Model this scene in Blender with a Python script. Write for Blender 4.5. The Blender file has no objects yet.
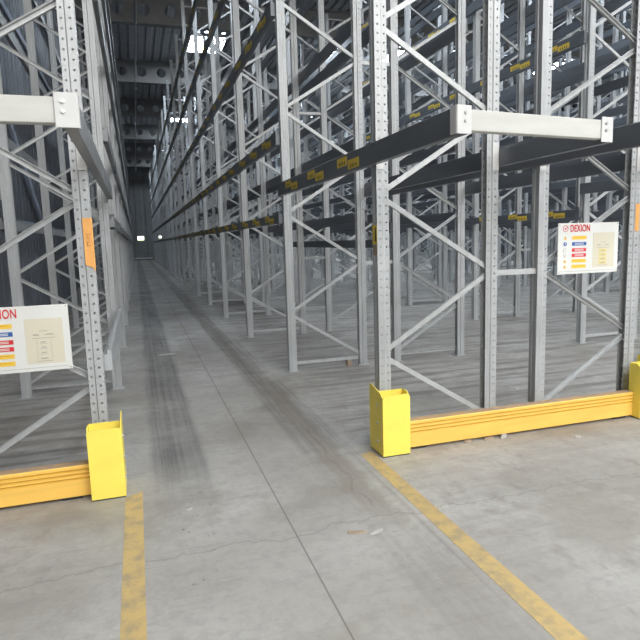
import bpy, math, random
from mathutils import Matrix, Vector
random.seed(7)
C = bpy.context.scene.collection
PI = math.pi

# ------------------------------------------------------------------ place
S = 2.8            # bay length along the aisle
Y0 = 4.044         # first upright line
D = 0.93           # frame depth, upright centre to upright centre
HT = 8.5           # upright height
NB = 20            # frames in a row: NB + 1
FAR = 66.0         # far wall
ROOF = 10.2
WL, WR = -1.78, 29.0
UW = 0.049         # half width of an upright

# ------------------------------------------------------------------ camera
F = 580.44
yaw, pitch, roll, CH = 0.3011, -0.1371, -0.0299, 1.6044
cy, sy, cp, sp = math.cos(yaw), math.sin(yaw), math.cos(pitch), math.sin(pitch)
fw = Vector((sy * cp, cy * cp, sp)); rt = Vector((cy, -sy, 0)); up = rt.cross(fw)
cr, sr = math.cos(roll), math.sin(roll)
r2 = cr * rt + sr * up; u2 = -sr * rt + cr * up
cam = bpy.data.cameras.new('camera'); co = bpy.data.objects.new('camera', cam); C.objects.link(co)
cam.sensor_width = 36; cam.lens = F / 640 * 36; cam.clip_end = 200
co.matrix_world = Matrix(((r2.x, u2.x, -fw.x, 0), (r2.y, u2.y, -fw.y, 0), (r2.z, u2.z, -fw.z, CH), (0, 0, 0, 1)))
bpy.context.scene.camera = co
def pix(p):
    d = Vector(p) - Vector((0, 0, CH)); z = d.dot(fw)
    if z < .1: return None
    return 320 + F * d.dot(r2) / z, 320 - F * d.dot(u2) / z, z

# ------------------------------------------------------------------ materials
def mat(name, col, rough=.5, metal=0., var=.0, scale=8., emit=None, col2=None, stretch=None, bump=0.):
    m = bpy.data.materials.new(name); m.use_nodes = True
    nt = m.node_tree; b = nt.nodes['Principled BSDF']
    b.inputs['Roughness'].default_value = rough; b.inputs['Metallic'].default_value = metal
    b.inputs['Base Color'].default_value = (*col, 1)
    if var or col2:
        tc = nt.nodes.new('ShaderNodeTexCoord'); n = nt.nodes.new('ShaderNodeTexNoise')
        n.inputs['Scale'].default_value = scale; n.inputs['Detail'].default_value = 4
        mp = nt.nodes.new('ShaderNodeMapping'); mp.inputs['Scale'].default_value = stretch or (1, 1, 1)
        nt.links.new(tc.outputs['Object'], mp.inputs['Vector']); nt.links.new(mp.outputs['Vector'], n.inputs['Vector'])
        cr = nt.nodes.new('ShaderNodeValToRGB'); c2 = col2 or [min(1, c * (1 + var)) for c in col]
        c1 = col if col2 else [c * (1 - var) for c in col]
        cr.color_ramp.elements[0].position = .35; cr.color_ramp.elements[1].position = .65
        cr.color_ramp.elements[0].color = (*c1, 1); cr.color_ramp.elements[1].color = (*c2, 1)
        nt.links.new(n.outputs['Fac'], cr.inputs['Fac']); nt.links.new(cr.outputs['Color'], b.inputs['Base Color'])
        if bump:
            bp = nt.nodes.new('ShaderNodeBump'); bp.inputs['Strength'].default_value = bump; bp.inputs['Distance'].default_value = .01
            nt.links.new(n.outputs['Fac'], bp.inputs['Height']); nt.links.new(bp.outputs['Normal'], b.inputs['Normal'])
    if emit:
        b.inputs['Emission Color'].default_value = (*emit[:3], 1); b.inputs['Emission Strength'].default_value = emit[3]
    return m
GALV = (.40, .415, .425)
M = {}
M['galv'] = mat('galvanised_steel', GALV, .38, .08, .10, 14, stretch=(1, 1, .25))
M['brace'] = mat('brace_steel', (.43, .44, .44), .38, .08, .08, 20)
M['cream'] = mat('pale_painted_steel', (.49, .485, .455), .5, 0, .06, 10, stretch=(.3, 1, 2))
M['plate'] = mat('white_end_plate', (.55, .545, .535), .45, 0, .04, 12)
M['beam'] = mat('slate_painted_steel', (.125, .137, .155), .38, .05, .14, 5, stretch=(1, .2, 1))
M['beampale'] = mat('lighter_beam_steel', (.21, .215, .22), .4, .1, .14, 5, stretch=(1, .2, 1))  # lighter grey than the slate beams, used on the left row
M['beamlip'] = mat('worn_slate_edge', (.22, .24, .26), .4, .3, .1, 8)
M['yellow'] = mat('yellow_guard_paint', (.92, .74, .12), .42, 0, .05, 6)
M['orange'] = mat('amber_rail_paint', (.88, .53, .11), .45, 0, .06, 5, stretch=(.4, 1, 3))
M['groove'] = mat('darker_amber', (.62, .33, .03), .6, 0, .06, 5)  # deeper amber, set on the barrier's groove faces and some print
M['dust'] = mat('dusty_rail_top', (.33, .235, .17), .9, 0, 0, 9, col2=(.46, .30, .14))
M['sticker'] = mat('yellow_sticker', (.80, .57, .07), .5, 0, .06, 10)
M['ink'] = mat('dark_print', (.06, .05, .03), .6)
M['tapeor'] = mat('orange_tape', (.75, .36, .10), .5, 0, .06, 12)
M['tapeink'] = mat('orange_tape_pen', (.58, .26, .07), .6)
M['white'] = mat('white_board', (.68, .68, .655), .35)
M['paper'] = mat('cream_paper', (.62, .58, .46), .6)
M['paperyel'] = mat('yellow_diagram_print', (.64, .55, .22), .6)
M['red'] = mat('red_print', (.60, .028, .035), .5)
M['blue'] = mat('blue_print', (.03, .10, .34), .5)
M['signyel'] = mat('yellow_print', (.80, .52, .06), .5)
M['greyink'] = mat('grey_print', (.32, .31, .28), .6)
M['screw'] = mat('bolt_steel', (.55, .55, .55), .3, .6)
M['roof'] = mat('roof_deck_steel', (.40, .41, .43), .5, .2, .08, 2)
M['roofbeam'] = mat('roof_beam_paint', (.25, .245, .24), .6, 0, .12, 1.5)
M['clad'] = mat('blue_grey_cladding', (.095, .103, .122), .5, .1, .10, 1.2, stretch=(1, 1, .2))
M['cladfar'] = mat('dark_far_cladding', (.16, .165, .165), .7, 0, .1, 1)
M['conc'] = mat('plinth_concrete', (.33, .33, .33), .8, 0, .08, 4)
M['blueb'] = mat('pale_blue_steel', (.30, .34, .42), .5, .1, .05, 6)
M['dark'] = mat('dark_rubber', (.03, .03, .03), .7)
M['wood'] = mat('raw_wood', (.34, .26, .19), .8, 0, .1, 30)
M['scrap'] = mat('white_scrap', (.44, .42, .39), .7)
M['pipe'] = mat('pipe_steel', (.34, .35, .37), .4, .4)
M['glow'] = mat('rooflight_panel', (.8, .8, .8), .5, emit=(.78, .89, 1., 40.))
M['exit'] = mat('lit_sign_panel', (.8, .8, .7), .5, emit=(1., 1., .82, 2.2))
M['exitgreen'] = mat('lit_sign_green', (.3, .5, .2), .5, emit=(.55, .8, .3, 1.2))

def holes(m):
    """Round punched holes: UV v counts 60 mm pitches, u is metres from the hole column."""
    nt = m.node_tree; L = nt.links.new
    def mth(op, a, b=None):
        n = nt.nodes.new('ShaderNodeMath'); n.operation = op
        for i, v in enumerate((a, b)):
            if v is None: continue
            if isinstance(v, (int, float)): n.inputs[i].default_value = v
            else: L(v, n.inputs[i])
        return n.outputs[0]
    uv = nt.nodes.new('ShaderNodeUVMap'); sx = nt.nodes.new('ShaderNodeSeparateXYZ'); L(uv.outputs[0], sx.inputs[0])
    v = mth('MULTIPLY', mth('SUBTRACT', mth('FRACT', sx.outputs[1]), .5), .06)
    d = mth('SQRT', mth('ADD', mth('MULTIPLY', v, v), mth('MULTIPLY', sx.outputs[0], sx.outputs[0])))
    msk = mth('LESS_THAN', d, .0066)
    tr = nt.nodes.new('ShaderNodeBsdfTransparent'); mx = nt.nodes.new('ShaderNodeMixShader')
    out = nt.nodes['Material Output']; b = nt.nodes['Principled BSDF']
    L(msk, mx.inputs[0]); L(b.outputs[0], mx.inputs[1]); L(tr.outputs[0], mx.inputs[2]); L(mx.outputs[0], out.inputs['Surface'])
M['perf'] = mat('perforated_galvanised_steel', (.41, .42, .425), .38, .08, .08, 14, stretch=(1, 1, .25)); holes(M['perf'])

def floor_material():
    m = bpy.data.materials.new('warehouse_concrete'); m.use_nodes = True
    nt = m.node_tree; L = nt.links.new; b = nt.nodes['Principled BSDF']
    geo = nt.nodes.new('ShaderNodeNewGeometry'); sep = nt.nodes.new('ShaderNodeSeparateXYZ'); L(geo.outputs['Position'], sep.inputs[0])
    X, Y = sep.outputs[0], sep.outputs[1]
    def mth(op, a, b=None, c=None):
        n = nt.nodes.new('ShaderNodeMath'); n.operation = op
        for i, v in enumerate((a, b, c)):
            if v is None: continue
            if isinstance(v, (int, float)): n.inputs[i].default_value = v
            else: L(v, n.inputs[i])
        return n.outputs[0]
    def noise(scale, st=(1, 1, 1), det=5, rough=.6, off=(0, 0, 0)):
        mp = nt.nodes.new('ShaderNodeMapping'); mp.inputs['Scale'].default_value = st; mp.inputs['Location'].default_value = off
        L(geo.outputs['Position'], mp.inputs['Vector'])
        n = nt.nodes.new('ShaderNodeTexNoise'); n.inputs['Scale'].default_value = scale
        n.inputs['Detail'].default_value = det; n.inputs['Roughness'].default_value = rough
        L(mp.outputs['Vector'], n.inputs['Vector']); return n.outputs['Fac']
    def smooth(v, lo, hi):
        n = nt.nodes.new('ShaderNodeMapRange'); n.interpolation_type = 'SMOOTHSTEP'; L(v, n.inputs['Value'])
        n.inputs['From Min'].default_value = lo; n.inputs['From Max'].default_value = hi; return n.outputs[0]
    def band(v, c, half, soft):
        d = mth('ABSOLUTE', mth('SUBTRACT', v, c)); return mth('SUBTRACT', 1., smooth(d, max(0, half - soft), half + soft))
    def mix(fac, a, col):
        n = nt.nodes.new('ShaderNodeMix'); n.data_type = 'RGBA'
        if isinstance(fac, (int, float)): n.inputs[0].default_value = fac
        else: L(fac, n.inputs[0])
        if isinstance(a, tuple): n.inputs[6].default_value = (*a, 1)
        else: L(a, n.inputs[6])
        if isinstance(col, tuple): n.inputs[7].default_value = (*col, 1)
        else: L(col, n.inputs[7])
        return n.outputs[2]
    big = smooth(noise(.8, det=4), .38, .60)
    med = smooth(noise(3.2, det=6, rough=.65), .3, .7)
    fine = smooth(noise(38, det=3), .3, .7)
    stx = smooth(noise(2.2, (.35, 3.2, 1), 4, .6, (3, 1, 0)), .42, .66)       # trowel streaks across the bays
    wood_ = smooth(noise(5., (1.2, .8, 1), 6, .7, (9, 4, 0)), .52, .70)      # scuffed patches
    c = mix(big, (.35, .33, .30), (.475, .46, .43))
    c = mix(mth('MULTIPLY', med, .65), c, (.30, .283, .26))
    c = mix(mth('MULTIPLY', fine, .16), c, (.27, .265, .255))
    # grey-brown film inside the racks, streaked, with a little shade painted in
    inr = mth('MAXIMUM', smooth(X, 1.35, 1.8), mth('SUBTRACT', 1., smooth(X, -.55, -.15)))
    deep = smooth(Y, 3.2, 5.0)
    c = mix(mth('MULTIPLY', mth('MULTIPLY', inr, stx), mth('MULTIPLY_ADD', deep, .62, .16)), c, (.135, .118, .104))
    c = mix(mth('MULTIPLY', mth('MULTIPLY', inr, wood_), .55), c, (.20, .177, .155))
    c = mix(mth('MULTIPLY', mth('MULTIPLY', inr, deep), .06), c, (.22, .202, .185))  # even darkening: dimmer light inside the racks put into the floor colour
    grain = smooth(noise(11, (1, 1, 1), 9, .78, (3, 8, 0)), .44, .62)
    c = mix(mth('MULTIPLY', grain, .34), c, (.24, .222, .20))
    scr = smooth(noise(5, (.25, 6, 1), 5, .7, (6, 2, 0)), .54, .66)
    c = mix(mth('MULTIPLY', scr, .22), c, (.22, .20, .18))
    blot = smooth(noise(1.15, (1, 1, 1), 5, .62, (12, 3, 0)), .50, .66)
    c = mix(mth('MULTIPLY', blot, .55), c, (.245, .222, .19))
    # tyre tracks along the aisle
    w1 = mth('ADD', X, mth('MULTIPLY', mth('SUBTRACT', noise(.7, (0, 1, 1), 2), .5), .12))
    lin = smooth(noise(26, (1, .012, 1), 3, .7, (1, 0, 0)), .40, .62)
    brk = smooth(noise(.9, (.6, 1, 1), 4, .6, (5, 2, 0)), .30, .62)
    far = smooth(Y, 3.1, 4.6)
    t1 = mth('MULTIPLY', mth('MULTIPLY', band(w1, .20, .19, .05), mth('MULTIPLY_ADD', lin, .4, .6)), mth('MULTIPLY', far, mth('MULTIPLY_ADD', brk, .45, .55)))
    t2 = mth('MULTIPLY', mth('MULTIPLY', band(w1, 1.26, .15, .05), mth('MULTIPLY_ADD', lin, .6, .4)), mth('MULTIPLY_ADD', far, .6, .25))
    c = mix(mth('MULTIPLY', t1, .85), c, (.10, .097, .098))
    c = mix(mth('MULTIPLY', t2, .85), c, (.15, .135, .12))
    t3 = mth('MULTIPLY', mth('MULTIPLY', band(w1, 1.46, .03, .02), lin), .45)
    c = mix(t3, c, (.17, .165, .16))
    a = mth('MULTIPLY', mth('MULTIPLY', band(X, .72, .85, .15), smooth(Y, 8.0, 10.5)), mth('MULTIPLY_ADD', smooth(noise(.42, (1, 1, 1), 3, .5, (2, 7, 0)), .42, .6), .22, .0))  # blotchy darker tone over the far aisle floor, wider than the tracks
    c = mix(a, c, (.13, .125, .13))
    # saw-cut joint and cracks
    c = mix(mth('MULTIPLY', band(mth('ADD', X, mth('MULTIPLY', Y, -.0040)), .722, .0045, .002), .8), c, (.14, .13, .12))
    for pos in (10.0, 15.6, 21.2, 32.4, 43.6):
        c = mix(mth('MULTIPLY', band(Y, pos, .02, .015), .35), c, (.15, .14, .14))
    cw = mth('ADD', Y, mth('MULTIPLY', mth('SUBTRACT', noise(1.4, (1, .2, 1), 6, .7), .5), .42))
    c = mix(mth('MULTIPLY', band(cw, 2.93, .005, .006), .38), c, (.14, .13, .12))
    cx = mth('ADD', X, mth('MULTIPLY', mth('SUBTRACT', noise(2.2, (.2, 1, 1), 6, .7, (4, 0, 0)), .5), .30))
    c = mix(mth('MULTIPLY', mth('MULTIPLY', band(cx, 1.28, .008, .006), band(Y, 3.9, .8, .1)), .55), c, (.10, .09, .08))
    c = mix(mth('MULTIPLY', mth('MULTIPLY', band(cx, 1.30, .09, .03), band(Y, 4.6, 1.6, .3)), .6), c, (.235, .205, .175))
    # oil drips at the left of the aisle mouth
    sp_ = mth('MULTIPLY', smooth(noise(16, det=2, off=(2, 0, 0)), .66, .70), mth('MULTIPLY', band(X, .18, .16, .08), band(Y, 3.2, .6, .3)))
    c = mix(mth('MULTIPLY', sp_, .8), c, (.10, .095, .09))
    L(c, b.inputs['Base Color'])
    L(mth('MULTIPLY_ADD', med, .2, .48), b.inputs['Roughness'])
    bp = nt.nodes.new('ShaderNodeBump'); bp.inputs['Strength'].default_value = .12; bp.inputs['Distance'].default_value = .004
    L(fine, bp.inputs['Height']); L(bp.outputs['Normal'], b.inputs['Normal'])
    return m
M['floor'] = floor_material()

def tape_material():
    m = mat('worn_yellow_line_paint', (.62, .42, .08), .6)
    nt = m.node_tree; L = nt.links.new; b = nt.nodes['Principled BSDF']
    tc = nt.nodes.new('ShaderNodeTexCoord'); n = nt.nodes.new('ShaderNodeTexNoise'); n.inputs['Scale'].default_value = 9; n.inputs['Detail'].default_value = 8
    n.inputs['Roughness'].default_value = .7; L(tc.outputs['Object'], n.inputs['Vector'])
    cr = nt.nodes.new('ShaderNodeValToRGB'); e = cr.color_ramp.elements
    e[0].position = .32; e[0].color = (.30, .25, .16, 1); e[1].position = .56; e[1].color = (.52, .37, .15, 1)
    L(n.outputs['Fac'], cr.inputs['Fac']); L(cr.outputs['Color'], b.inputs['Base Color']); return m
M['line'] = tape_material()

# ------------------------------------------------------------------ mesh helpers
class MB:
    def __init__(s): s.v = []; s.f = []; s.m = []; s.uv = []; s.mats = []
    def mi(s, name):
        if name not in s.mats: s.mats.append(name)
        return s.mats.index(name)
    def add(s, vs, fs, m='galv', uvs=None):
        o = len(s.v); s.v += [tuple(v) for v in vs]; i = s.mi(m)
        for k, f in enumerate(fs):
            s.f.append([o + j for j in f]); s.m.append(i)
            s.uv.append(uvs[k] if uvs else [(9, 0)] * len(f))
        return s
    def box(s, a, b, m='galv'):
        (x0, y0, z0), (x1, y1, z1) = a, b
        vs = [(x, y, z) for z in (z0, z1) for y in (y0, y1) for x in (x0, x1)]
        return s.add(vs, [(0, 2, 3, 1), (4, 5, 7, 6), (0, 1, 5, 4), (2, 6, 7, 3), (0, 4, 6, 2), (1, 3, 7, 5)], m)
    def bbox(s, a, b, bev, m='galv'):
        """box with chamfered edges along its longest axis"""
        d = [b[i] - a[i] for i in range(3)]; ax = d.index(max(d)); o = [i for i in range(3) if i != ax]
        p = [(a[o[0]] + bev, a[o[1]]), (b[o[0]] - bev, a[o[1]]), (b[o[0]], a[o[1]] + bev), (b[o[0]], b[o[1]] - bev),
             (b[o[0]] - bev, b[o[1]]), (a[o[0]] + bev, b[o[1]]), (a[o[0]], b[o[1]] - bev), (a[o[0]], a[o[1]] + bev)]
        return s.prism(p, ax, a[ax], b[ax], m)
    def prism(s, p, ax, lo, hi, m='galv'):
        o = [i for i in range(3) if i != ax]; n = len(p); vs = []
        for t in (lo, hi):
            for q in p:
                v = [0, 0, 0]; v[o[0]] = q[0]; v[o[1]] = q[1]; v[ax] = t; vs.append(v)
        fs = [(i, (i + 1) % n, n + (i + 1) % n, n + i) for i in range(n)] + [tuple(range(n))[::-1], tuple(range(n, 2 * n))]
        if ax == 1: fs = [f[::-1] for f in fs]
        return s.add(vs, fs, m)
    def tube(s, a, b, r, m='galv', n=10):
        a, b = Vector(a), Vector(b); d = (b - a).normalized()
        e = d.orthogonal().normalized(); g = d.cross(e); vs = []
        for c in (a, b):
            for i in range(n):
                t = 2 * PI * i / n; vs.append(c + r * (math.cos(t) * e + math.sin(t) * g))
        return s.add(vs, [(i, (i + 1) % n, n + (i + 1) % n, n + i) for i in range(n)] + [tuple(range(n))[::-1], tuple(range(n, 2 * n))], m)
    def mesh(s, name):
        me = bpy.data.meshes.new(name); me.from_pydata(s.v, [], s.f)
        for k in s.mats: me.materials.append(M[k])
        me.polygons.foreach_set('material_index', s.m)
        if 'perf' in s.mats:
            ul = me.uv_layers.new(name='UVMap'); fl = [c for f in s.uv for q in f for c in q]; ul.data.foreach_set('uv', fl)
        me.update()
        import bmesh as bm_
        bm = bm_.new(); bm.from_mesh(me); bm_.ops.recalc_face_normals(bm, faces=bm.faces); bm.to_mesh(me); bm.free()
        return me
def link(name, me, parent=None, loc=(0, 0, 0), rz=0.):
    o = bpy.data.objects.new(name, me); C.objects.link(o); o.location = loc; o.rotation_euler = (0, 0, rz)
    if parent: o.parent = parent
    return o
def tag(o, label, cat, group=None):
    o['label'] = label; o['category'] = cat; o['kind'] = 'thing'
    if group: o['group'] = group
    return o
def struct(o, label=None, cat=None):
    o['kind'] = 'structure'
    if label: o['label'] = label
    if cat: o['category'] = cat
    return o
def empty(name, loc, rz=0.): return link(name, None, None, loc, rz)
ORD = ['first', 'second', 'third', 'fourth', 'fifth', 'sixth', 'seventh', 'eighth', 'ninth', 'tenth', 'eleventh', 'twelfth', 'thirteenth',
       'fourteenth', 'fifteenth', 'sixteenth', 'seventeenth', 'eighteenth', 'nineteenth', 'twentieth', 'twenty-first', 'twenty-second']

# ------------------------------------------------------------------ the setting
def simple(name, a, b, m, bevel=0): return struct(link(name, (MB().bbox(a, b, bevel, m) if bevel else MB().box(a, b, m)).mesh(name)))
simple('floor', (WL - .3, -9, -.2), (WR + .3, FAR + .3, 0), 'floor')
# corrugated roof deck, ribs along the aisle
mb = MB(); prof = []; x = WL
while x < WR:
    prof += [(x, ROOF), (x + .20, ROOF), (x + .23, ROOF + .09), (x + .32, ROOF + .09)]; x += .35
prof += [(WR, ROOF + .15), (WL, ROOF + .15)]
mb.prism(prof, 1, -9, FAR, 'roof'); struct(link('ceiling', mb.mesh('ceiling')))
# cladding walls with vertical ribs
def cladding(name, x0, sgn):
    mb = MB(); p = []; y = -9.
    while y < FAR:
        p += [(x0, y), (x0, y + .26), (x0 - sgn * .035, y + .28), (x0 - sgn * .035, y + .32)]; y += .34
    p += [(x0 - sgn * .12, FAR), (x0 - sgn * .12, -9)]
    mb.prism(p, 2, 0, ROOF + .1, 'clad'); return struct(link(name, mb.mesh(name)))
cladding('wall_left', WL, 1); cladding('wall_right', WR, -1)
mb = MB(); p = []; x = WL
while x < WR:
    p += [(x, FAR), (x + .7, FAR), (x + .72, FAR + .04), (x + .98, FAR + .04)]; x += 1.
p += [(WR, FAR + .2), (WL, FAR + .2)]
mb.prism(p, 2, 0, ROOF + .1, 'cladfar'); struct(link('wall_back', mb.mesh('wall_back')))
simple('baseboard_left', (WL + .003, -9, 0), (WL + .06, FAR, .32), 'conc')
simple('trim_1', (WL + .003, -9, 1.96), (WL + .04, FAR, 2.07), 'blueb')
simple('trim_2', (WL + .003, -9, 5.4), (WL + .04, FAR, 5.52), 'blueb')
simple('trim_3', (-.2, FAR - .12, .16), (1.65, FAR - .05, .26), 'white')
# door at the far end of the aisle
d = struct(link('door_1', MB().box((-.05, FAR - .05, 0), (1.15, FAR, 2.05), 'cladfar').mesh('door_1')))
struct(link('door_handle', MB().box((.95, FAR - .1, 1.0), (1.05, FAR - .05, 1.06), 'screw').mesh('door_handle'), d))

# painted lines on the floor
def floor_line(name, pts, lab):
    vs = [(x, y, z) for z in (.0, .0015) for x, y in pts]
    o = link(name, MB().add(vs, [(3, 2, 1, 0), (4, 5, 6, 7), (0, 1, 5, 4), (1, 2, 6, 5), (2, 3, 7, 6), (3, 0, 4, 7)], 'line').mesh(name))
    struct(o, lab, 'floor line')
floor_line('floor_marking', [(-.172, -1), (-.068, -1), (-.068, 3.83), (-.175, 3.76)], 'worn yellow line painted on the floor left of the aisle')
floor_line('floor_marking', [(1.472, -1), (1.615, -1), (1.60, 3.93), (1.50, 3.90)], 'worn yellow line painted on the floor right of the aisle')

# roof beams with round web openings
def roof_beam_mesh():
    mb = MB(); z0, z1 = 9.2, ROOF; zc = 9.07 + .62; R = .20; n = 20; pitch = .883
    mb.box((WL, -.16, z0), (WR, .16, z0 + .03), 'roofbeam'); mb.box((WL, -.16, z1 - .03), (WR, .16, z1 - .002), 'roofbeam')
    x = WL + .85
    lo, hi = z0 + .03, z1 - .03
    while x + pitch / 2 < WR:
        w = pitch / 2
        for yy in (-.012, .012):
            vs = []
            for i in range(n):
                t = 2 * PI * i / n + PI / n; c, s_ = math.cos(t), math.sin(t)
                k = min(w / abs(c) if abs(c) > 1e-6 else 1e9, ((hi - lo) / 2) / abs(s_) if abs(s_) > 1e-6 else 1e9)
                vs.append((x + R * c, yy, (lo + hi) / 2 + R * s_)); vs.append((x + k * c, yy, (lo + hi) / 2 + k * s_))
            mb.add(vs, [(2 * i, 2 * i + 1, (2 * i + 3) % (2 * n), (2 * i + 2) % (2 * n)) for i in range(n)], 'roofbeam')
            for ca in (math.atan2((hi - lo) / 2, w),):
                pass
        vs = []
        for i in range(n):
            t = 2 * PI * i / n + PI / n
            for yy in (-.012, .012): vs.append((x + R * math.cos(t), yy, (lo + hi) / 2 + R * math.sin(t)))
        mb.add(vs, [(2 * i, 2 * i + 1, (2 * i + 3) % (2 * n), (2 * i + 2) % (2 * n)) for i in range(n)], 'roofbeam')
        x += pitch
    return mb.mesh('roof_beam')
rbm = roof_beam_mesh()
for i, y in enumerate((14.5, 22.2, 29.9, 37.5, 45.3, 53., 60.8)):
    struct(link('roof_beam', rbm, None, (0, y, 0)), 'steel roof beam with round web openings, %s from the near end' % ORD[i], 'roof beam')

# rooflights: lit panels set under the deck
for j, yy in enumerate((-4.4, 11.1, 26.6, 42., 57.)):
    for i, xx in enumerate((3.5, 9.5, 12.5, 15.5, 18.5, 21.5, 24.5)):
        if (j < 2 and i in (2, 4)): continue
        t = empty('rooflight', (xx, yy, ROOF - .12))
        tag(t, 'bright rooflight panel in the %s row of rooflights, %s from the left' % (ORD[j], ORD[i]), 'rooflight', 'rooflights in the roof')
        link('panel', MB().box((-.72, -1.05, 0), (.72, 1.05, .02), 'glow').mesh('panel'), t)
        fm = MB()
        for a, b in (((-.78, -1.11, -.01), (.78, -1.05, .119)), ((-.78, 1.05, -.01), (.78, 1.11, .119)), ((-.78, -1.05, -.01), (-.72, 1.05, .119)), ((.72, -1.05, -.01), (.78, 1.05, .119))): fm.box(a, b, 'roof')
        link('frame', fm.mesh('frame'), t)

# sprinkler pipe above the aisle
t = empty('sprinkler_pipe', (.5, 0, 8.95)); tag(t, 'thin grey pipe hanging under the roof above the aisle', 'pipe')
link('pipe', MB().tube((0, 14, 0), (0, FAR - .1, 0), .035, 'pipe').mesh('pipe'), t)
hm = MB().tube((0, 0, .03), (0, 0, .255), .008, 'pipe', 6).box((-.06, -.02, -.04), (.06, .02, .04), 'pipe').mesh('hanger')
for y in (14.5, 22.2, 29.9, 37.5, 45.3, 53., 60.8): link('hanger', hm, t, (0, y, 0))

# lit signs on the far wall
def exit_sign(x0, x1, z0, z1, lab):
    t = empty('exit_sign', ((x0 + x1) / 2, FAR - .06, z0)); w = (x1 - x0) / 2
    link('housing', MB().box((-w, 0, 0), (w, .058, z1 - z0), 'white').mesh('housing'), t)
    link('lit_panel', MB().box((-w + .02, -.012, .08), (w - .02, 0, z1 - z0 - .02), 'exit').box((-w + .02, -.012, .02), (w - .02, 0, .08), 'exitgreen').mesh('lit_panel'), t)
    tag(t, lab, 'exit sign')
exit_sign(.22, .92, 2.08, 2.58, 'bright lit sign on the far wall at the end of the aisle')
t = empty('exit_sign', (1.68, 40.4, 2.02)); tag(t, 'small lit sign on an upright far down the right side of the aisle', 'exit sign')
link('housing', MB().box((-.19, -.03, 0), (.003, .03, .18), 'white').mesh('housing'), t)
link('lit_panel', MB().box((-.18, -.04, .015), (-.01, -.03, .165), 'exit').mesh('lit_panel'), t)

# wall bracing behind the left rack
def bar(mb, a, b, w, m):
    a, b = Vector(a), Vector(b); d = (b - a).normalized(); e = Vector((1, 0, 0)); g = d.cross(e).normalized(); vs = []
    for c in (a, b):
        for su, sv in ((-1, -1), (1, -1), (1, 1), (-1, 1)): vs.append(c + su * .02 * e + sv * w / 2 * g)
    mb.add(vs, [(0, 1, 2, 3), (7, 6, 5, 4), (0, 4, 5, 1), (1, 5, 6, 2), (2, 6, 7, 3), (3, 7, 4, 0)], m)
mb = MB(); bar(mb, (WL + .07, 7.0, 5.4), (WL + .07, 12.6, 2.1), .14, 'blueb')
struct(link('wall_brace', mb.mesh('wall_brace')), 'pale blue diagonal brace on the left cladding wall', 'wall brace')

# ------------------------------------------------------------------ rack parts
def upright_mesh(detail):
    """open channel; its front (aisle) face looks to -x"""
    w = UW
    half = [(w, .030), (w, .038), (.010, .038), (.002, .046), (-w, .046), (-w, .014), (-w + .010, .009)]
    line = half + [(x, -y) for x, y in half[::-1]]
    mb = MB(); t = .0025
    if not detail:
        line = [(w, .022), (w, .046), (-w, .046), (-w, -.046), (w, -.046), (w, -.022)]; t = .006
    n = len(line); offs = []
    for i in range(n):                                # inner line, parallel at the sheet's thickness
        a = Vector(line[max(i - 1, 0)]); b = Vector(line[min(i + 1, n - 1)]); c = Vector(line[i])
        d1 = (c - a).normalized() if i else (b - c).normalized(); d2 = (b - c).normalized() if i < n - 1 else d1
        n1 = Vector((-d1.y, d1.x)); n2 = Vector((-d2.y, d2.x)); nn = (n1 + n2); nn = nn / max(.3, nn.dot(n1))
        offs.append(c + nn * t)
    if (offs[n // 2] - Vector(line[n // 2])).x < 0: offs = [2 * Vector(line[i]) - offs[i] for i in range(n)]
    mt = 'perf' if detail else 'galv'
    for L_ in (line, offs):
        for i in range(n - 1):
            (x0, y0), (x1, y1) = L_[i], L_[i + 1]; ln = math.hypot(x1 - x0, y1 - y0)
            vs = [(x0, y0, 0), (x1, y1, 0), (x1, y1, HT), (x0, y0, HT)]; q = HT / .06
            col = ln / 2 if ln > .025 else -5
            mb.add(vs, [(0, 1, 2, 3)], mt, [[(-col, 0), (ln - col, 0), (ln - col, q), (-col, q)]])
    for i in range(n - 1):
        for z in (0, HT):
            mb.add([(*line[i], z), (*line[i + 1], z), (*offs[i + 1], z), (*offs[i], z)], [(0, 1, 2, 3)], mt)
    for i in (0, n - 1):
        mb.add([(*line[i], 0), (*offs[i], 0), (*offs[i], HT), (*line[i], HT)], [(0, 1, 2, 3)], mt)
    me = bpy.data.meshes.new('upright'); me.from_pydata(mb.v, [], mb.f)
    for k in mb.mats: me.materials.append(M[k])
    if detail:
        ul = me.uv_layers.new(name='UVMap'); ul.data.foreach_set('uv', [c for f in mb.uv for q in f for c in q])
    me.update(); return me
UP = upright_mesh(True); UP_FAR = upright_mesh(False)
BASE = MB().box((-.075, -.065, 0), (.07, .065, .008), 'galv').tube((.0, .052, .008), (.0, .052, .022), .008, 'screw', 6).tube((.0, -.052, .008), (.0, -.052, .022), .008, 'screw', 6).mesh('base_plate')

def brace(mb, a, b, m='brace'):
    """C-channel from a to b in the frame's plane (x-z), 42 mm wide, 24 mm deep"""
    ax, az = a; bx, bz = b; d = Vector((bx - ax, 0, bz - az)); d.normalize(); g = Vector((-d.z, 0, d.x)); A = Vector((ax, 0, az)); B = Vector((bx, 0, bz))
    p = [(-.018, -.013), (.018, -.013), (.018, .012), (.0145, .012), (.0145, -.0095), (-.0145, -.0095), (-.0145, .012), (-.018, .012)]
    vs = [c + u * g + Vector((0, v, 0)) for c in (A, B) for u, v in p]; n = len(p)
    mb.add(vs, [(i, (i + 1) % n, n + (i + 1) % n, n + i) for i in range(n)] + [tuple(range(n))[::-1], tuple(range(n, 2 * n))], m)
XB = D / 2 - .035
def brace_list():
    out = []; zs = [.12 + .6 * k for k in range(14)]      # even: back upright (+x), odd: front upright (-x)
    for k in range(13):
        s0 = 1 if k % 2 == 0 else -1
        out.append(((s0 * XB, zs[k] + .035), (-s0 * XB, zs[k + 1] - .035)))
    return out
BR = brace_list()
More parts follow.
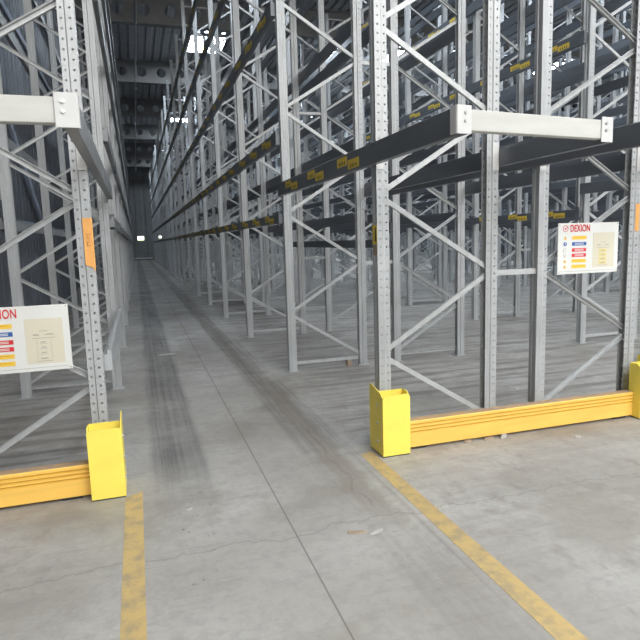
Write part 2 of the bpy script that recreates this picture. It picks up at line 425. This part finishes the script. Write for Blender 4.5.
def one(seg):
    mb = MB(); brace(mb, (seg[0][0], seg[0][1] - seg[0][1]), (seg[1][0], seg[1][1] - seg[0][1])); return mb.mesh('brace')
BR_A, BR_B = one(BR[0]), one(BR[1])
mb = MB(); brace(mb, (-XB, 0), (XB, 0)); BR_H = mb.mesh('brace')
def far_frame_mesh():
    mb = MB(); w = UW
    for s_ in (-1, 1):
        x0 = s_ * D / 2
        a = [(w, .022), (w, .046), (-w, .046), (-w, -.046), (w, -.046), (w, -.022), (w - .006, -.022), (w - .006, -.040), (-w + .006, -.040), (-w + .006, .040), (w - .006, .040), (w - .006, .022)]
        mb.prism([(x0 - s_ * -1 * q[0] * 1, q[1]) for q in a] if s_ < 0 else [(x0 - q[0], q[1]) for q in a], 2, .006, HT, 'galv')
        mb.box((x0 - .07, -.06, 0), (x0 + .07, .06, .006), 'galv')
    for a, b in BR: brace(mb, a, b)
    for z in (.10, 8.36): brace(mb, (-XB, z), (XB, z))
    return mb.mesh('pallet_rack_support')
FARF = far_frame_mesh()

def upright_frame(xc, y, rz, label, group, near):
    if not near:
        o = link('pallet_rack_support', FARF, None, (xc, y, 0), rz); return tag(o, label, 'rack frame', group)
    t = empty('pallet_rack_support', (xc, y, 0), rz); tag(t, label, 'rack frame', group)
    for s_ in (-1, 1):
        u = link('upright', UP, t, (s_ * D / 2, 0, .008), 0 if s_ < 0 else PI)
        link('base_plate', BASE, u, (0, 0, -.008))
    for k, (a, b) in enumerate(BR): link('brace', BR_A if k % 2 == 0 else BR_B, t, (0, 0, a[1]))
    for z in (.10, 8.36): link('brace', BR_H, t, (0, 0, z))
    return t

# ------------------------------------------------------------------ rack rows
# (centre x, mirrored?, words for the row); the first upright named is the one on -x
XA = 1.752
ROWS = [(-.772, True, 'left wall row')]
PER = 4.352
NAMES = ['first', 'second', 'third', 'fourth', 'fifth', 'sixth']
for i in range(6):
    a = XA + i * PER
    ROWS.append((a + D / 2, False, 'near side of %s double row' % NAMES[i]))
    ROWS.append((a + 2.340 - D / 2, True, 'far side of %s double row' % NAMES[i]))
ROWS = [r for r in ROWS if r[0] < WR - 1.2]
def seen(x, y, zs, m=70):
    for z in zs:
        p = pix((x, y, z))
        if p and -m < p[0] < 640 + m and -m < p[1] < 640 + m: return True
    return False
ZS = [0, 1, 2, 3, 4, 6, 8.4]
SPECIAL = {(0, 0): 'end rack frame behind the left notice board, orange tape on its upright',
           (1, 0): 'end rack frame right of the aisle, its front upright in a yellow guard',
           (2, 0): 'end rack frame behind the right notice board, far upright in a yellow guard'}
FR = {}
for ri, (xc, mir, words) in enumerate(ROWS):
    for k in range(NB + 1):
        y = Y0 + k * S
        if not (seen(xc - D / 2, y, ZS) or seen(xc + D / 2, y, ZS)): continue
        p = pix((xc, y, 1.6)); near = p is not None and p[2] < (21 if ri < 3 else 15)
        lab = SPECIAL.get((ri, k)) or 'galvanised rack frame, %s from near end, %s' % (ORD[k], words)
        FR[ri, k] = upright_frame(xc, y, PI if mir else 0, lab, 'rack frames in the ' + words, near)

# orange tape on two end uprights
def orange_tape(parent, pts, yloc, lab):
    n = len(pts); vs = [(x, yy, z) for yy in (0, .0015) for x, z in pts]
    mb = MB().add(vs, [tuple(range(n)), tuple(range(n, 2 * n))[::-1]] + [(i, (i + 1) % n, n + (i + 1) % n, n + i) for i in range(n)], 'tapeor')
    return mb
L0 = FR[0, 0]                                # rotated by pi: local (x, y) is minus the world offset
def world_part(name, mb, par, label=None):
    o = link(name, mb.mesh(name)); o.parent = par; o.matrix_parent_inverse = (Matrix.Translation(par.location) @ Matrix.Rotation(par.rotation_euler[2], 4, 'Z')).inverted()
    if label: o['label'] = label
    return o
lx = -.307; yf = Y0 - .0485
tp = orange_tape(None, [(lx - .005, 1.49), (lx - .005, 1.785), (lx + .054, 1.785), (lx + .054, 1.46), (lx + .046, 1.445), (lx + .040, 1.47)], 0, '')
tp.v = [(x, yf + y - .0015, z) for x, y, z in tp.v]
for z in (1.66, 1.61):                       # two faint pen strokes
    for a, b in (((.012, .02), (.034, .026)), ((.012, 0), (.034, .006)), ((.012, 0), (.018, .026))):
        tp.box((lx + a[0], yf - .0025, z + a[1]), (lx + b[0], yf - .0012, z + b[1]), 'tapeink')
world_part('tape', tp, L0, 'orange tape torn to a point at its lower end')
if (2, 0) in FR:
    tp = MB().box((4.094, Y0 - .0495, 1.60), (4.134, Y0 - .0465, 1.83), 'tapeor'); world_part('tape', tp, FR[2, 0], 'orange tape on the far upright')
# yellow and pale stickers on the aisle face of the right end frame
mb = MB().box((XA - UW - .0012, Y0 - .042, 1.56), (XA - UW - .0002, Y0 + .042, 1.70), 'sticker').box((XA - UW - .002, Y0 - .028, 1.58), (XA - UW - .001, Y0 - .006, 1.68), 'ink')
world_part('sticker', mb, FR[1, 0], 'yellow sticker on the aisle face')
world_part('paper_label', MB().box((XA - UW - .0012, Y0 - .042, 1.48), (XA - UW - .0002, Y0 + .042, 1.55), 'wood'), FR[1, 0], 'pale label under the yellow sticker')

# row spacers between the two frames of a double row
SPM = MB().box((-.19, -.02, -.02), (.19, -.015, .02), 'brace').box((-.19, -.015, -.02), (.19, .02, -.016), 'brace').box((-.19, -.015, .016), (.19, .02, .02), 'brace').mesh('row_spacer')
SPM2 = None
gap = (2.340 - 2 * D - 2 * UW)
SPM = MB().box((-gap / 2, -.022, -.022), (gap / 2, -.017, .022), 'brace').box((-gap / 2, -.017, -.022), (gap / 2, .02, -.018), 'brace').box((-gap / 2, -.017, .018), (gap / 2, .02, .022), 'brace').mesh('row_spacer')
for i in range(3):
    xs = XA + i * PER + 1.170
    for k in range(0, 9):
        if (1 + 2 * i, k) not in FR: continue
        for lv, z in enumerate((1.3, 3.7, 6.1)):
            if not seen(xs, Y0 + k * S, [z], 20): continue
            tag(link('row_spacer', SPM, None, (xs, Y0 + k * S, z)),
                'short %s spacer between the %s frame pair of %s double row' % (['lowest', 'middle', 'highest'][lv], ORD[k], NAMES[i]), 'row spacer', 'row spacers between back-to-back frames')

# ------------------------------------------------------------------ rack rails (load beams)
HB = .115; TB = .052
def rail_mesh(length, h, lip=True):
    """stepped box section along y, centred; face looks to -x"""
    a = -TB / 2; b = TB / 2
    p = [(a, -h / 2 + .004), (a + .004, -h / 2), (b, -h / 2), (b, h / 2 - .028), (a + .030, h / 2 - .028), (a + .026, h / 2), (a + .004, h / 2), (a, h / 2 - .004)]
    mb = MB().prism(p, 1, -length / 2, length / 2, 'beam')
    return mb
RM = {}
def rail_me(h, mk='beam'):
    if (h, mk) not in RM:
        mb = rail_mesh(S, h); mb.mats = [mk]; RM[h, mk] = mb.mesh('beam_section')
    return RM[h, mk]
CONN = MB().box((-TB / 2 - .002, -.045, -.085), (-TB / 2 + .003, .045, .085), 'beam').box((-TB / 2, .042, -.085), (TB / 2, .046, .085), 'beam').mesh('connector')
def label_mesh():
    mb = MB().box((-.0012, -.12, -.036), (0, .12, .036), 'sticker')
    for y in (-.062, -.02, .02, .062): mb.box((-.0020, y - .008, -.026), (-.0010, y + .008, .002), 'ink')
    return mb.mesh('location_sticker')
LABM = label_mesh()
LEVELS = [(1.87, .115), (2.80, .15), (4.235, .17), (5.62, .17), (7.02, .17)]
cand = []
for ri, (xc, mir, words) in enumerate(ROWS):
    for side in (-1, 1):
        face = -1 if side < 0 else 1
        xb = xc + side * (D / 2 + UW + TB / 2)
        aisle = (side < 0) != mir                   # outer side next to an aisle
        for k in range(NB):
            ya = Y0 + (k + .5) * S
            lv = [(i, z, h) for i, (z, h) in enumerate(LEVELS)]
            if k == 0: lv = [(i, z, h) for i, z, h in lv if i >= 3]
            for i, z, h in lv:
                if ri == 0 and not aisle and i == 0: pass
                pts = [pix((xb, ya + f * S, z)) for f in (-.5, -.25, 0, .25, .5)]
                inv = [q for q in pts if q and -20 < q[0] < 660 and -20 < q[1] < 660]
                if not inv: continue
                dist = min(q[2] for q in inv); occl = 1 + .55 * max(0, (ri - 1))
                cand.append((h / dist / occl * len(inv), ri, side, k, i, z, h, xb, ya, aisle, words))
cand.sort(reverse=True)
rest = MB(); nind = 0
for sc, ri, side, k, i, z, h, xb, ya, aisle, words in cand:
    if nind < 290:
        nind += 1
        t = empty('rack_rail', (xb, ya, z), 0 if side < 0 else PI)
        face = 'outer face' if aisle else 'inner face'
        tag(t, 'slate beam, %s level, %s bay deep, %s, %s' % (ORD[i], ORD[k], face, words),
            'rack beam', 'load beams of the racks')
        link('beam_section', rail_me(h, 'beam' if ri else 'beampale'), t)
        if sc > .03 or (ri == 1 and k < 9):
            for s_ in (-1, 1):
                o = link('connector', CONN, t, (0, s_ * (S / 2 - .046), 0), 0)
                if s_ > 0: o.scale = (1, -1, 1)
            if aisle and side < 0 and k < 12:
                for f in (-.31, 0., .31):
                    link('location_sticker', LABM, t, (-TB / 2, f * S + .125, .016))
                    link('location_sticker', LABM, t, (-TB / 2, f * S - .125, -.016))
    else:
        a = TB / 2
        rest.box((xb - a, ya - S / 2, z - h / 2), (xb + a, ya + S / 2, z + h / 2), 'beam')
if rest.v:
    o = link('distant_rack_rails', rest.mesh('distant_rack_rails')); o['kind'] = 'stuff'
    o['label'] = 'dark beams of the more distant rack bays'; o['category'] = 'rack beams'

# the low dark beam seen inside the far side of the first double row
xb = XA + 2.340 - D - UW - TB / 2
for k in (1, 2):
    t = empty('rack_rail', (xb, Y0 + (k + .5) * S, 1.53)); tag(t, 'dark slate beam at head height in the %s bay inside the first double row' % ORD[k], 'rack beam', 'load beams of the racks')
    link('beam_section', rail_me(.115), t)
# low pale beam of the left row, first bay
t = empty('rack_rail', (-.307 + UW + TB / 2, Y0 + .5 * S + .02, .84), PI); tag(t, 'low pale grey beam below camera height in the first bay of the left row', 'rack beam', 'load beams of the racks')
mb = rail_mesh(S - .10, .14); mb.mats = ['galv']; link('beam_section', mb.mesh('beam_section'), t)

# portal beams: first bay of every near row, running on past the end frame, tied by a cross piece
YE = 2.77
def portal_beam(xb, side, z, lab, mk='beam', YE=YE):
    y1 = Y0 + S; t = empty('portal_beam', (xb, (YE + y1) / 2, z), 0 if side < 0 else PI); tag(t, lab, 'rack beam', 'long end beams running past the end frames')
    mb = rail_mesh(y1 - YE, .148); mb.mats = [mk]
    link('beam_section', mb.mesh('beam_section'), t)
    br = MB(); yl = (Y0 - (YE + y1) / 2) * (1 if side < 0 else -1)
    br.box((TB / 2 + .0005, yl - .0505, -.105), (TB / 2 + .055, yl - .0475, .105), 'plate') if side < 0 else br.box((TB / 2 + .0005, yl + .0475, -.105), (TB / 2 + .055, yl + .0505, .105), 'plate')
    o = link('bracket', br.mesh('bracket'), t); o['label'] = 'pale bracket plate on the upright'
    return t
p = {}
for ri, side, nm in ((0, 1, 'left row, aisle side'), (1, -1, 'past the guarded upright right of the aisle'), (1, 1, 'inner face of first double row, near side'),
                     (2, -1, 'inner face of first double row, far side'), (2, 1, 'outer face of first double row, far side'), (0, -1, 'left row, cladding side')):
    xc = ROWS[ri][0]; xb = xc + side * (D / 2 + UW + TB / 2)
    p[ri, side] = xb
    t = portal_beam(xb, side, 2.205 if ri else 2.185, 'long beam jutting past the end frame, ' + nm, 'beam' if ri else 'beampale', 2.91 if (ri, side) == (1, 1) else YE)
    if ri == 1 and side < 0:
        for f, (dy, dz) in [(f, q) for f in (1.76, .87, -.01) for q in ((.13, .02), (-.13, -.02))]:
            link('location_sticker', LABM, t, (-TB / 2, (Y0 + .42 + f) + dy - t.location.y, dz))
for ri in (3, 4):
    for side in (-1, 1):
        xc = ROWS[ri][0]; xb = xc + side * (D / 2 + UW + TB / 2)
        if not seen(xb, Y0 + S * .9, [2.2], 10): continue
        t = portal_beam(xb, side, 2.205, 'long beam in first bay of second double row, %s, %s' % ('outer face' if (side < 0) == (ri == 3) else 'inner face', 'near side' if ri == 3 else 'far side'))
def cross_piece(x0, x1, z, lab, turn=0.):
    t = empty('cross_piece', ((x0 + x1) / 2, YE + .029 + (x1 - x0) / 2 * math.sin(turn), z), turn); w = (x1 - x0) / 2
    tag(t, lab, 'cross beam', 'pale cross pieces at the rack ends')
    link('beam_section', MB().bbox((-w + .035, -.028, -.055), (w - .035, .024, .055), .004, 'cream').mesh('beam_section'), t)
    for s_ in (-1, 1):
        mb = MB().bbox((s_ * w - .047, -.036, -.072), (s_ * w + .047, -.029, .072), .002, 'plate')
        mb.box((s_ * (w + .047) - .003, -.029, -.072), (s_ * (w + .047) + .003, .02, .072), 'plate')
        pl = link('end_plate', mb.mesh('end_plate'), t); pl['label'] = 'white end plate'
        for dz in (-.006, .036):
            bx = s_ * w + .006 if s_ < 0 else w - .012
            link('bolt', MB().tube((bx, -.036, dz), (bx, -.043, dz), .0095, 'screw', 6).mesh('bolt'), pl)
cross_piece(p[1, -1] - .006, p[1, 1] - .03, 2.205, 'pale cross piece with bolted white end plates, left of the right notice board', .125)
cross_piece(p[2, -1] + .03, p[2, 1] - .012, 2.205, 'pale cross piece at the right edge above the far end guard')
cross_piece(p[0, -1] + .03, p[0, 1] - .010, 2.183, 'pale cross piece above the left notice board')

# ------------------------------------------------------------------ guards and barriers
def guard(x0, x1, aisle, lab):
    y0, y1 = 3.775, 4.03; h = .478; t = .007
    o = empty('upright_guard', ((x0 + x1) / 2, y0, 0)); tag(o, lab, 'upright guard', 'yellow upright guards'); w = (x1 - x0) / 2
    mb = MB(); c = .02; g = .010
    mb.prism([(-w, g), (w, g), (w, h - c - .012), (w - c * .4, h - c * .3 - .012), (w - c, h - .012), (-w + c, h - .012), (-w + c * .4, h - c * .3 - .012), (-w, h - c - .012)], 1, 0, t, 'yellow')
    for s_ in (-1, 1):
        tall = .035 if s_ == aisle else -.002
        xs = (s_ * w - t / 2 - s_ * t / 2, s_ * w + t / 2 - s_ * t / 2); dep = y1 - y0 if s_ == aisle else .13
        q = [(t, g), (dep, g), (dep, h + tall - .03), (dep - .008, h + tall - .008), (dep - .03, h + tall), (.05, h + .0), (t, h - .032)]
        mb.prism(q, 0, xs[0], xs[1], 'yellow')
    mb.prism([(-w + t, g), (w - t, g), (w - t, h - .004), (-w + t, h - .004)], 1, .13 - t, .13, 'yellow')
    link('guard_plate', mb.mesh('guard_plate'), o)
    link('foot', MB().box((-w + .004, .004, 0), (w - .004, .13, g), 'dark').mesh('foot'), o)
    for z in (.10, .24, .38):
        link('bolt', MB().tube((aisle * w, .10, z), (aisle * (w + .006), .10, z), .010, 'screw', 8).mesh('bolt'), o)
    return o
guard(-.376, -.168, 1, 'yellow steel upright guard left of the aisle mouth')
guard(1.630, 1.848, -1, 'yellow steel upright guard right of the aisle mouth')
guard(4.008, 4.224, 1, 'yellow steel upright guard at the right edge, beyond the long barrier')
def barrier(x0, x1, lab):
    o = empty('rack_end_barrier', ((x0 + x1) / 2, 3.85, 0)); tag(o, lab, 'barrier', 'amber end barriers'); w = (x1 - x0) / 2
    z0, z1 = .022, .225; dp = .085
    pr = [(0, z0), (.0, z0 + .10)]
    for q in (.118, .146, .174): pr += [(0, z0 + q - .010), (.004, z0 + q - .004), (.004, z0 + q + .001), (0, z0 + q + .006)]
    pr += [(.0, z1 - .006), (.006, z1), (dp, z1), (dp, z0)]
    mb = MB(); n = len(pr); vs = [(x, y, z) for x in (-w, w) for y, z in pr]
    for i in range(n):
        (ya, za), (yb, zb) = pr[i], pr[(i + 1) % n]
        m = 'dust' if abs(za - z1) < 1e-6 and abs(zb - z1) < 1e-6 else ('groove' if ya + yb > .0001 and max(ya, yb) < .005 else 'orange')
        mb.add([vs[i], vs[(i + 1) % n], vs[n + (i + 1) % n], vs[n + i]], [(0, 1, 2, 3)], m)
    mb.add([vs[i] for i in range(n)], [tuple(range(n))], 'orange'); mb.add([vs[n + i] for i in range(n)], [tuple(range(n))], 'orange')
    link('rail', mb.mesh('rail'), o)
    for s_ in (-1, 1): link('foot', MB().box((s_ * (w - .12) - .06, .015, 0), (s_ * (w - .12) + .06, .075, z0), 'dark').mesh('foot'), o)
barrier(1.852, 4.004, 'long amber ridged barrier across the right rack end, between two yellow guards')
barrier(-1.16, -.380, 'amber ridged barrier across the left rack end, under the left notice board')

# ------------------------------------------------------------------ notice boards
def text(name, s_, x, z, size, m, par, xs=1., y=-.003):
    cu = bpy.data.curves.new(name, 'FONT'); cu.body = s_; cu.size = size; cu.extrude = .0004; cu.materials.append(M[m]); cu.offset = size * .016; cu.space_character = 1.06
    o = bpy.data.objects.new(name, cu); C.objects.link(o); o.parent = par; o.location = (x, y, z); o.rotation_euler = (PI / 2, 0, 0); o.scale = (xs, 1, 1)
    bpy.context.view_layer.update(); me = bpy.data.meshes.new_from_object(o.evaluated_get(bpy.context.evaluated_depsgraph_get()))
    q = link(name, me, par, o.location); q.rotation_euler = o.rotation_euler; q.scale = o.scale; bpy.data.objects.remove(o); q.name = name; return q
def board(x0, z0, lab, tilt, yel):
    W, H = .612, .418
    t = empty('notice_board', (x0, Y0 - .0605, z0)); t.rotation_euler = (0, tilt, 0); tag(t, lab, 'notice board', 'white notice boards on the rack ends')
    link('panel', MB().bbox((0, 0, 0), (W, .004, H), .001, 'white').mesh('panel'), t)
    f = lambda u, v: (u * W, H - v * H)                # fractions from the top left corner
    def rect(mb, u0, v0, u1, v1, m, y=-.0012):
        (a, b), (c, d_) = f(u0, v1), f(u1, v0); mb.box((a, y, b), (c, y + .0011, d_), m)
    mb = MB(); rect(mb, .575, .20, .935, .89, 'paper'); pp = link('paper_sheet', mb.mesh('paper_sheet'), t)
    mb = MB()
    for u0, u1, v in ((.71, .79, .385), (.65, .70, .435), (.65, .71, .447), (.75, .85, .445), (.78, .84, .433), (.64, .86, .492), (.66, .82, .845)): rect(mb, u0, v, u1, v + .007, 'greyink', -.0024)
    for v in (.55, .63, .71): rect(mb, .715, v, .765, v + .012, 'greyink', -.0026); rect(mb, .70, v + .03, .78, v + .034, 'greyink', -.0026)
    rect(mb, .705, .80, .775, .815, 'greyink', -.0026)
    if not yel:
        for u in (.675, .81): 
            for v in range(8): rect(mb, u, .53 + v * .037, u + .006, .545 + v * .037, 'greyink', -.0024)
    link('diagram', mb.mesh('diagram'), pp)
    if yel:
        mb = MB()
        for v in (.525, .605, .685, .765): rect(mb, .68, v, .80, v + .062, 'paperyel', -.0022)
        link('diagram_cells', mb.mesh('diagram_cells'), pp)
    for i, (v, c) in enumerate(zip((.255, .375, .495, .60, .71, .82), ('signyel', 'blue', 'red', 'red', 'signyel', 'signyel'))):
        mb = MB(); rect(mb, .228, v, .462, v + .068, c); st = link('notice_strip', mb.mesh('notice_strip'), t)
        mb = MB(); ink = 'white' if c in ('blue', 'red') else 'groove'
        for r_ in range(2 if c != 'signyel' else 1):
            rect(mb, .27, v + .018 + r_ * .022, .42, v + .028 + r_ * .022, ink, -.0022)
        link('printed_lines', mb.mesh('printed_lines'), st)
        cx, cz = f(.115, v + .034); R = .017; mb = MB()
        if c == 'signyel':
            vs = [(cx + .019 * math.sin(a), y, cz - .003 + .019 * math.cos(a)) for y in (-.0012, 0) for a in (0, 2 * PI / 3, 4 * PI / 3)]
            mb.add(vs, [(0, 1, 2), (5, 4, 3), (0, 1, 4, 3), (1, 2, 5, 4), (2, 0, 3, 5)], 'signyel')
            mb.box((cx - .0018, -.002, cz - .004), (cx + .0018, -.001, cz + .008), 'ink').box((cx - .0018, -.002, cz - .0095), (cx + .0018, -.001, cz - .0065), 'ink')
        else:
            mb.tube((cx, 0, cz), (cx, -.0012, cz), R, 'blue' if c == 'blue' else 'greyink', 20)
            if c == 'blue': mb.box((cx - .003, -.002, cz - .010), (cx + .003, -.001, cz + .010), 'white')
            else:
                mb.tube((cx, -.001, cz), (cx, -.0018, cz), R - .0022, 'white', 20)
                mb.box((cx - .0012, -.0024, cz - .006), (cx + .0012, -.0016, cz + .006), 'greyink') if i == 2 else mb.box((cx - .004, -.0024, cz - .007), (cx + .004, -.0016, cz + .005), 'greyink')
        link('safety_symbol', mb.mesh('safety_symbol'), t)
    # logo: a ring with a tick, then the lettering
    cx, cz = f(.118, .105); mb = MB(); n = 28; vs = []
    for i in range(n):
        a = 2 * PI * i / n
        for r_ in (.0265, .0225):
            for y in (0, -.0014): vs.append((cx + r_ * math.cos(a), y, cz + r_ * math.sin(a)))
    fs = []
    for i in range(n):
        j = (i + 1) % n; fs += [(4 * i + 1, 4 * j + 1, 4 * j + 3, 4 * i + 3), (4 * i, 4 * j, 4 * j + 1, 4 * i + 1), (4 * i + 2, 4 * i + 3, 4 * j + 3, 4 * j + 2)]
    mb.add(vs, fs, 'red')
    tk = [(-.012, .002), (-.006, .006), (-.001, -.003), (.014, .016), (.018, .013), (-.001, -.013)]
    vs = [(cx + a, y, cz + b) for y in (-.0014, 0) for a, b in tk]
    mb.add(vs, [(2, 1, 0, 5), (5, 4, 3, 2)] + [(i, (i + 1) % 6, 6 + (i + 1) % 6, 6 + i) for i in range(6)], 'red')
    link('logo_ring', mb.mesh('logo_ring'), t)
    x_, z_ = f(.190, .168); o = text('lettering', 'DEXION', x_, z_, .080, 'red', t, .635)
    mb = MB(); rect(mb, .02, .945, .97, .950, 'greyink'); link('footer_line', mb.mesh('footer_line'), t)
    for u, v in ((.02, .03), (.98, .03), (.98, .97), (.02, .97)):
        a, b = f(u, v); link('screw', MB().tube((a, .0, b), (a, -.002, b), .003, 'ink', 8).mesh('screw'), t)
    for u in (.3, .8): link('back_clip', MB().box((u * W - .012, .004, H * .3), (u * W + .012, .046, H * .3 + .02), 'galv').mesh('back_clip'), t)
board(3.294, 1.262, 'white notice board on the right rack end, yellow diagram on its sheet', .0, True)
board(-1.052, .832, 'white notice board on the left rack end, grey diagram on its sheet', .0, False)

# ------------------------------------------------------------------ litter on the floor
def scrap(name, x, y, l, w, h, rz, m, lab, cat):
    mb = MB(); pts = []; n = 9
    for i in range(n):
        a = 2 * PI * i / n; r_ = .75 + .35 * random.random(); pts.append((l / 2 * r_ * math.cos(a), w / 2 * r_ * math.sin(a)))
    vs = [(a, b, 0) for a, b in pts] + [(a * .9, b * .9, h * (.6 + .6 * random.random())) for a, b in pts]
    mb.add(vs, [tuple(range(n))[::-1], tuple(range(n, 2 * n))] + [(i, (i + 1) % n, n + (i + 1) % n, n + i) for i in range(n)], m)
    tag(link(name, mb.mesh(name), None, (x, y, .0), rz), lab, cat, 'litter on the floor')
scrap('wood_splinter', 1.055, 2.82, .13, .03, .012, -.25, 'wood', 'brown wood splinter lying on the aisle floor', 'splinter')
scrap('paper_scrap', 1.16, 2.79, .10, .025, .01, .35, 'scrap', 'white scrap at the end of the brown splinter', 'scrap')
scrap('paper_scrap', .33, 8.7, .30, .10, .006, .1, 'scrap', 'pale scrap on the dark tyre track in the aisle', 'scrap')
scrap('paper_scrap', 3.23, 3.62, .07, .05, .008, .4, 'scrap', 'white scrap in front of the long barrier', 'scrap')
scrap('paper_scrap', 2.70, 3.835, .12, .035, .03, .5, 'scrap', 'white crumpled scrap under the long barrier', 'scrap')
scrap('wood_splinter', 2.56, 3.835, .12, .03, .02, .2, 'wood', 'brown splinter under the long barrier beside the white scrap', 'splinter')
scrap('wood_splinter', 2.37, 3.83, .07, .025, .02, -.2, 'wood', 'leftmost small splinter under the long barrier', 'splinter')
scrap('paper_scrap', .20, 3.45, .06, .03, .006, .5, 'scrap', 'small white scrap beside the left floor line', 'scrap')
scrap('paper_scrap', 3.7, 5.05, .10, .05, .01, .2, 'scrap', 'pale scrap on the floor behind the long barrier', 'scrap')
tag(link('wood_block', MB().bbox((-.025, -.03, 0), (.025, .03, .10), .003, 'wood').mesh('wood_block'), None, (2.50, Y0 + S + .02, 0)), 'small wooden block at the foot of the second frame', 'block')

# ------------------------------------------------------------------ light
w = bpy.data.worlds.new('world'); bpy.context.scene.world = w; w.use_nodes = True
bg = w.node_tree.nodes['Background']; bg.inputs[0].default_value = (.86, .92, 1., 1); bg.inputs[1].default_value = .18
def area(name, loc, rot, sx, sy_, power, col):
    l = bpy.data.lights.new(name, 'AREA'); l.shape = 'RECTANGLE'; l.size = sx; l.size_y = sy_; l.energy = power; l.color = col
    o = bpy.data.objects.new(name, l); C.objects.link(o); o.location = loc; o.rotation_euler = rot
area('hall_lamp', (1.5, -2.5, 9.2), (.35, 0, 0), 6, 2, 320, (1., .97, .9))
area('hall_lamp', (8., -2.5, 9.2), (.35, 0, 0), 6, 2, 320, (1., .97, .9))
area('hall_lamp', (16., 1., 9.6), (0, 0, 0), 6, 2, 200, (1., .97, .92))
area('front_key', (3., -9., 7.2), (PI / 2 - .22, 0, 0), 16, 4, 1750, (1., .98, .94))  # unseen broad key light behind the camera, added to brighten the upright fronts
sc = bpy.context.scene
sc.view_settings.view_transform = 'Standard'; sc.view_settings.look = 'None'; sc.view_settings.gamma = 1; sc.view_settings.exposure = 0.13
sc.view_settings.use_curve_mapping = False
sc.cycles.use_denoising = True
sc.cycles.max_bounces = 8; sc.cycles.transparent_max_bounces = 16
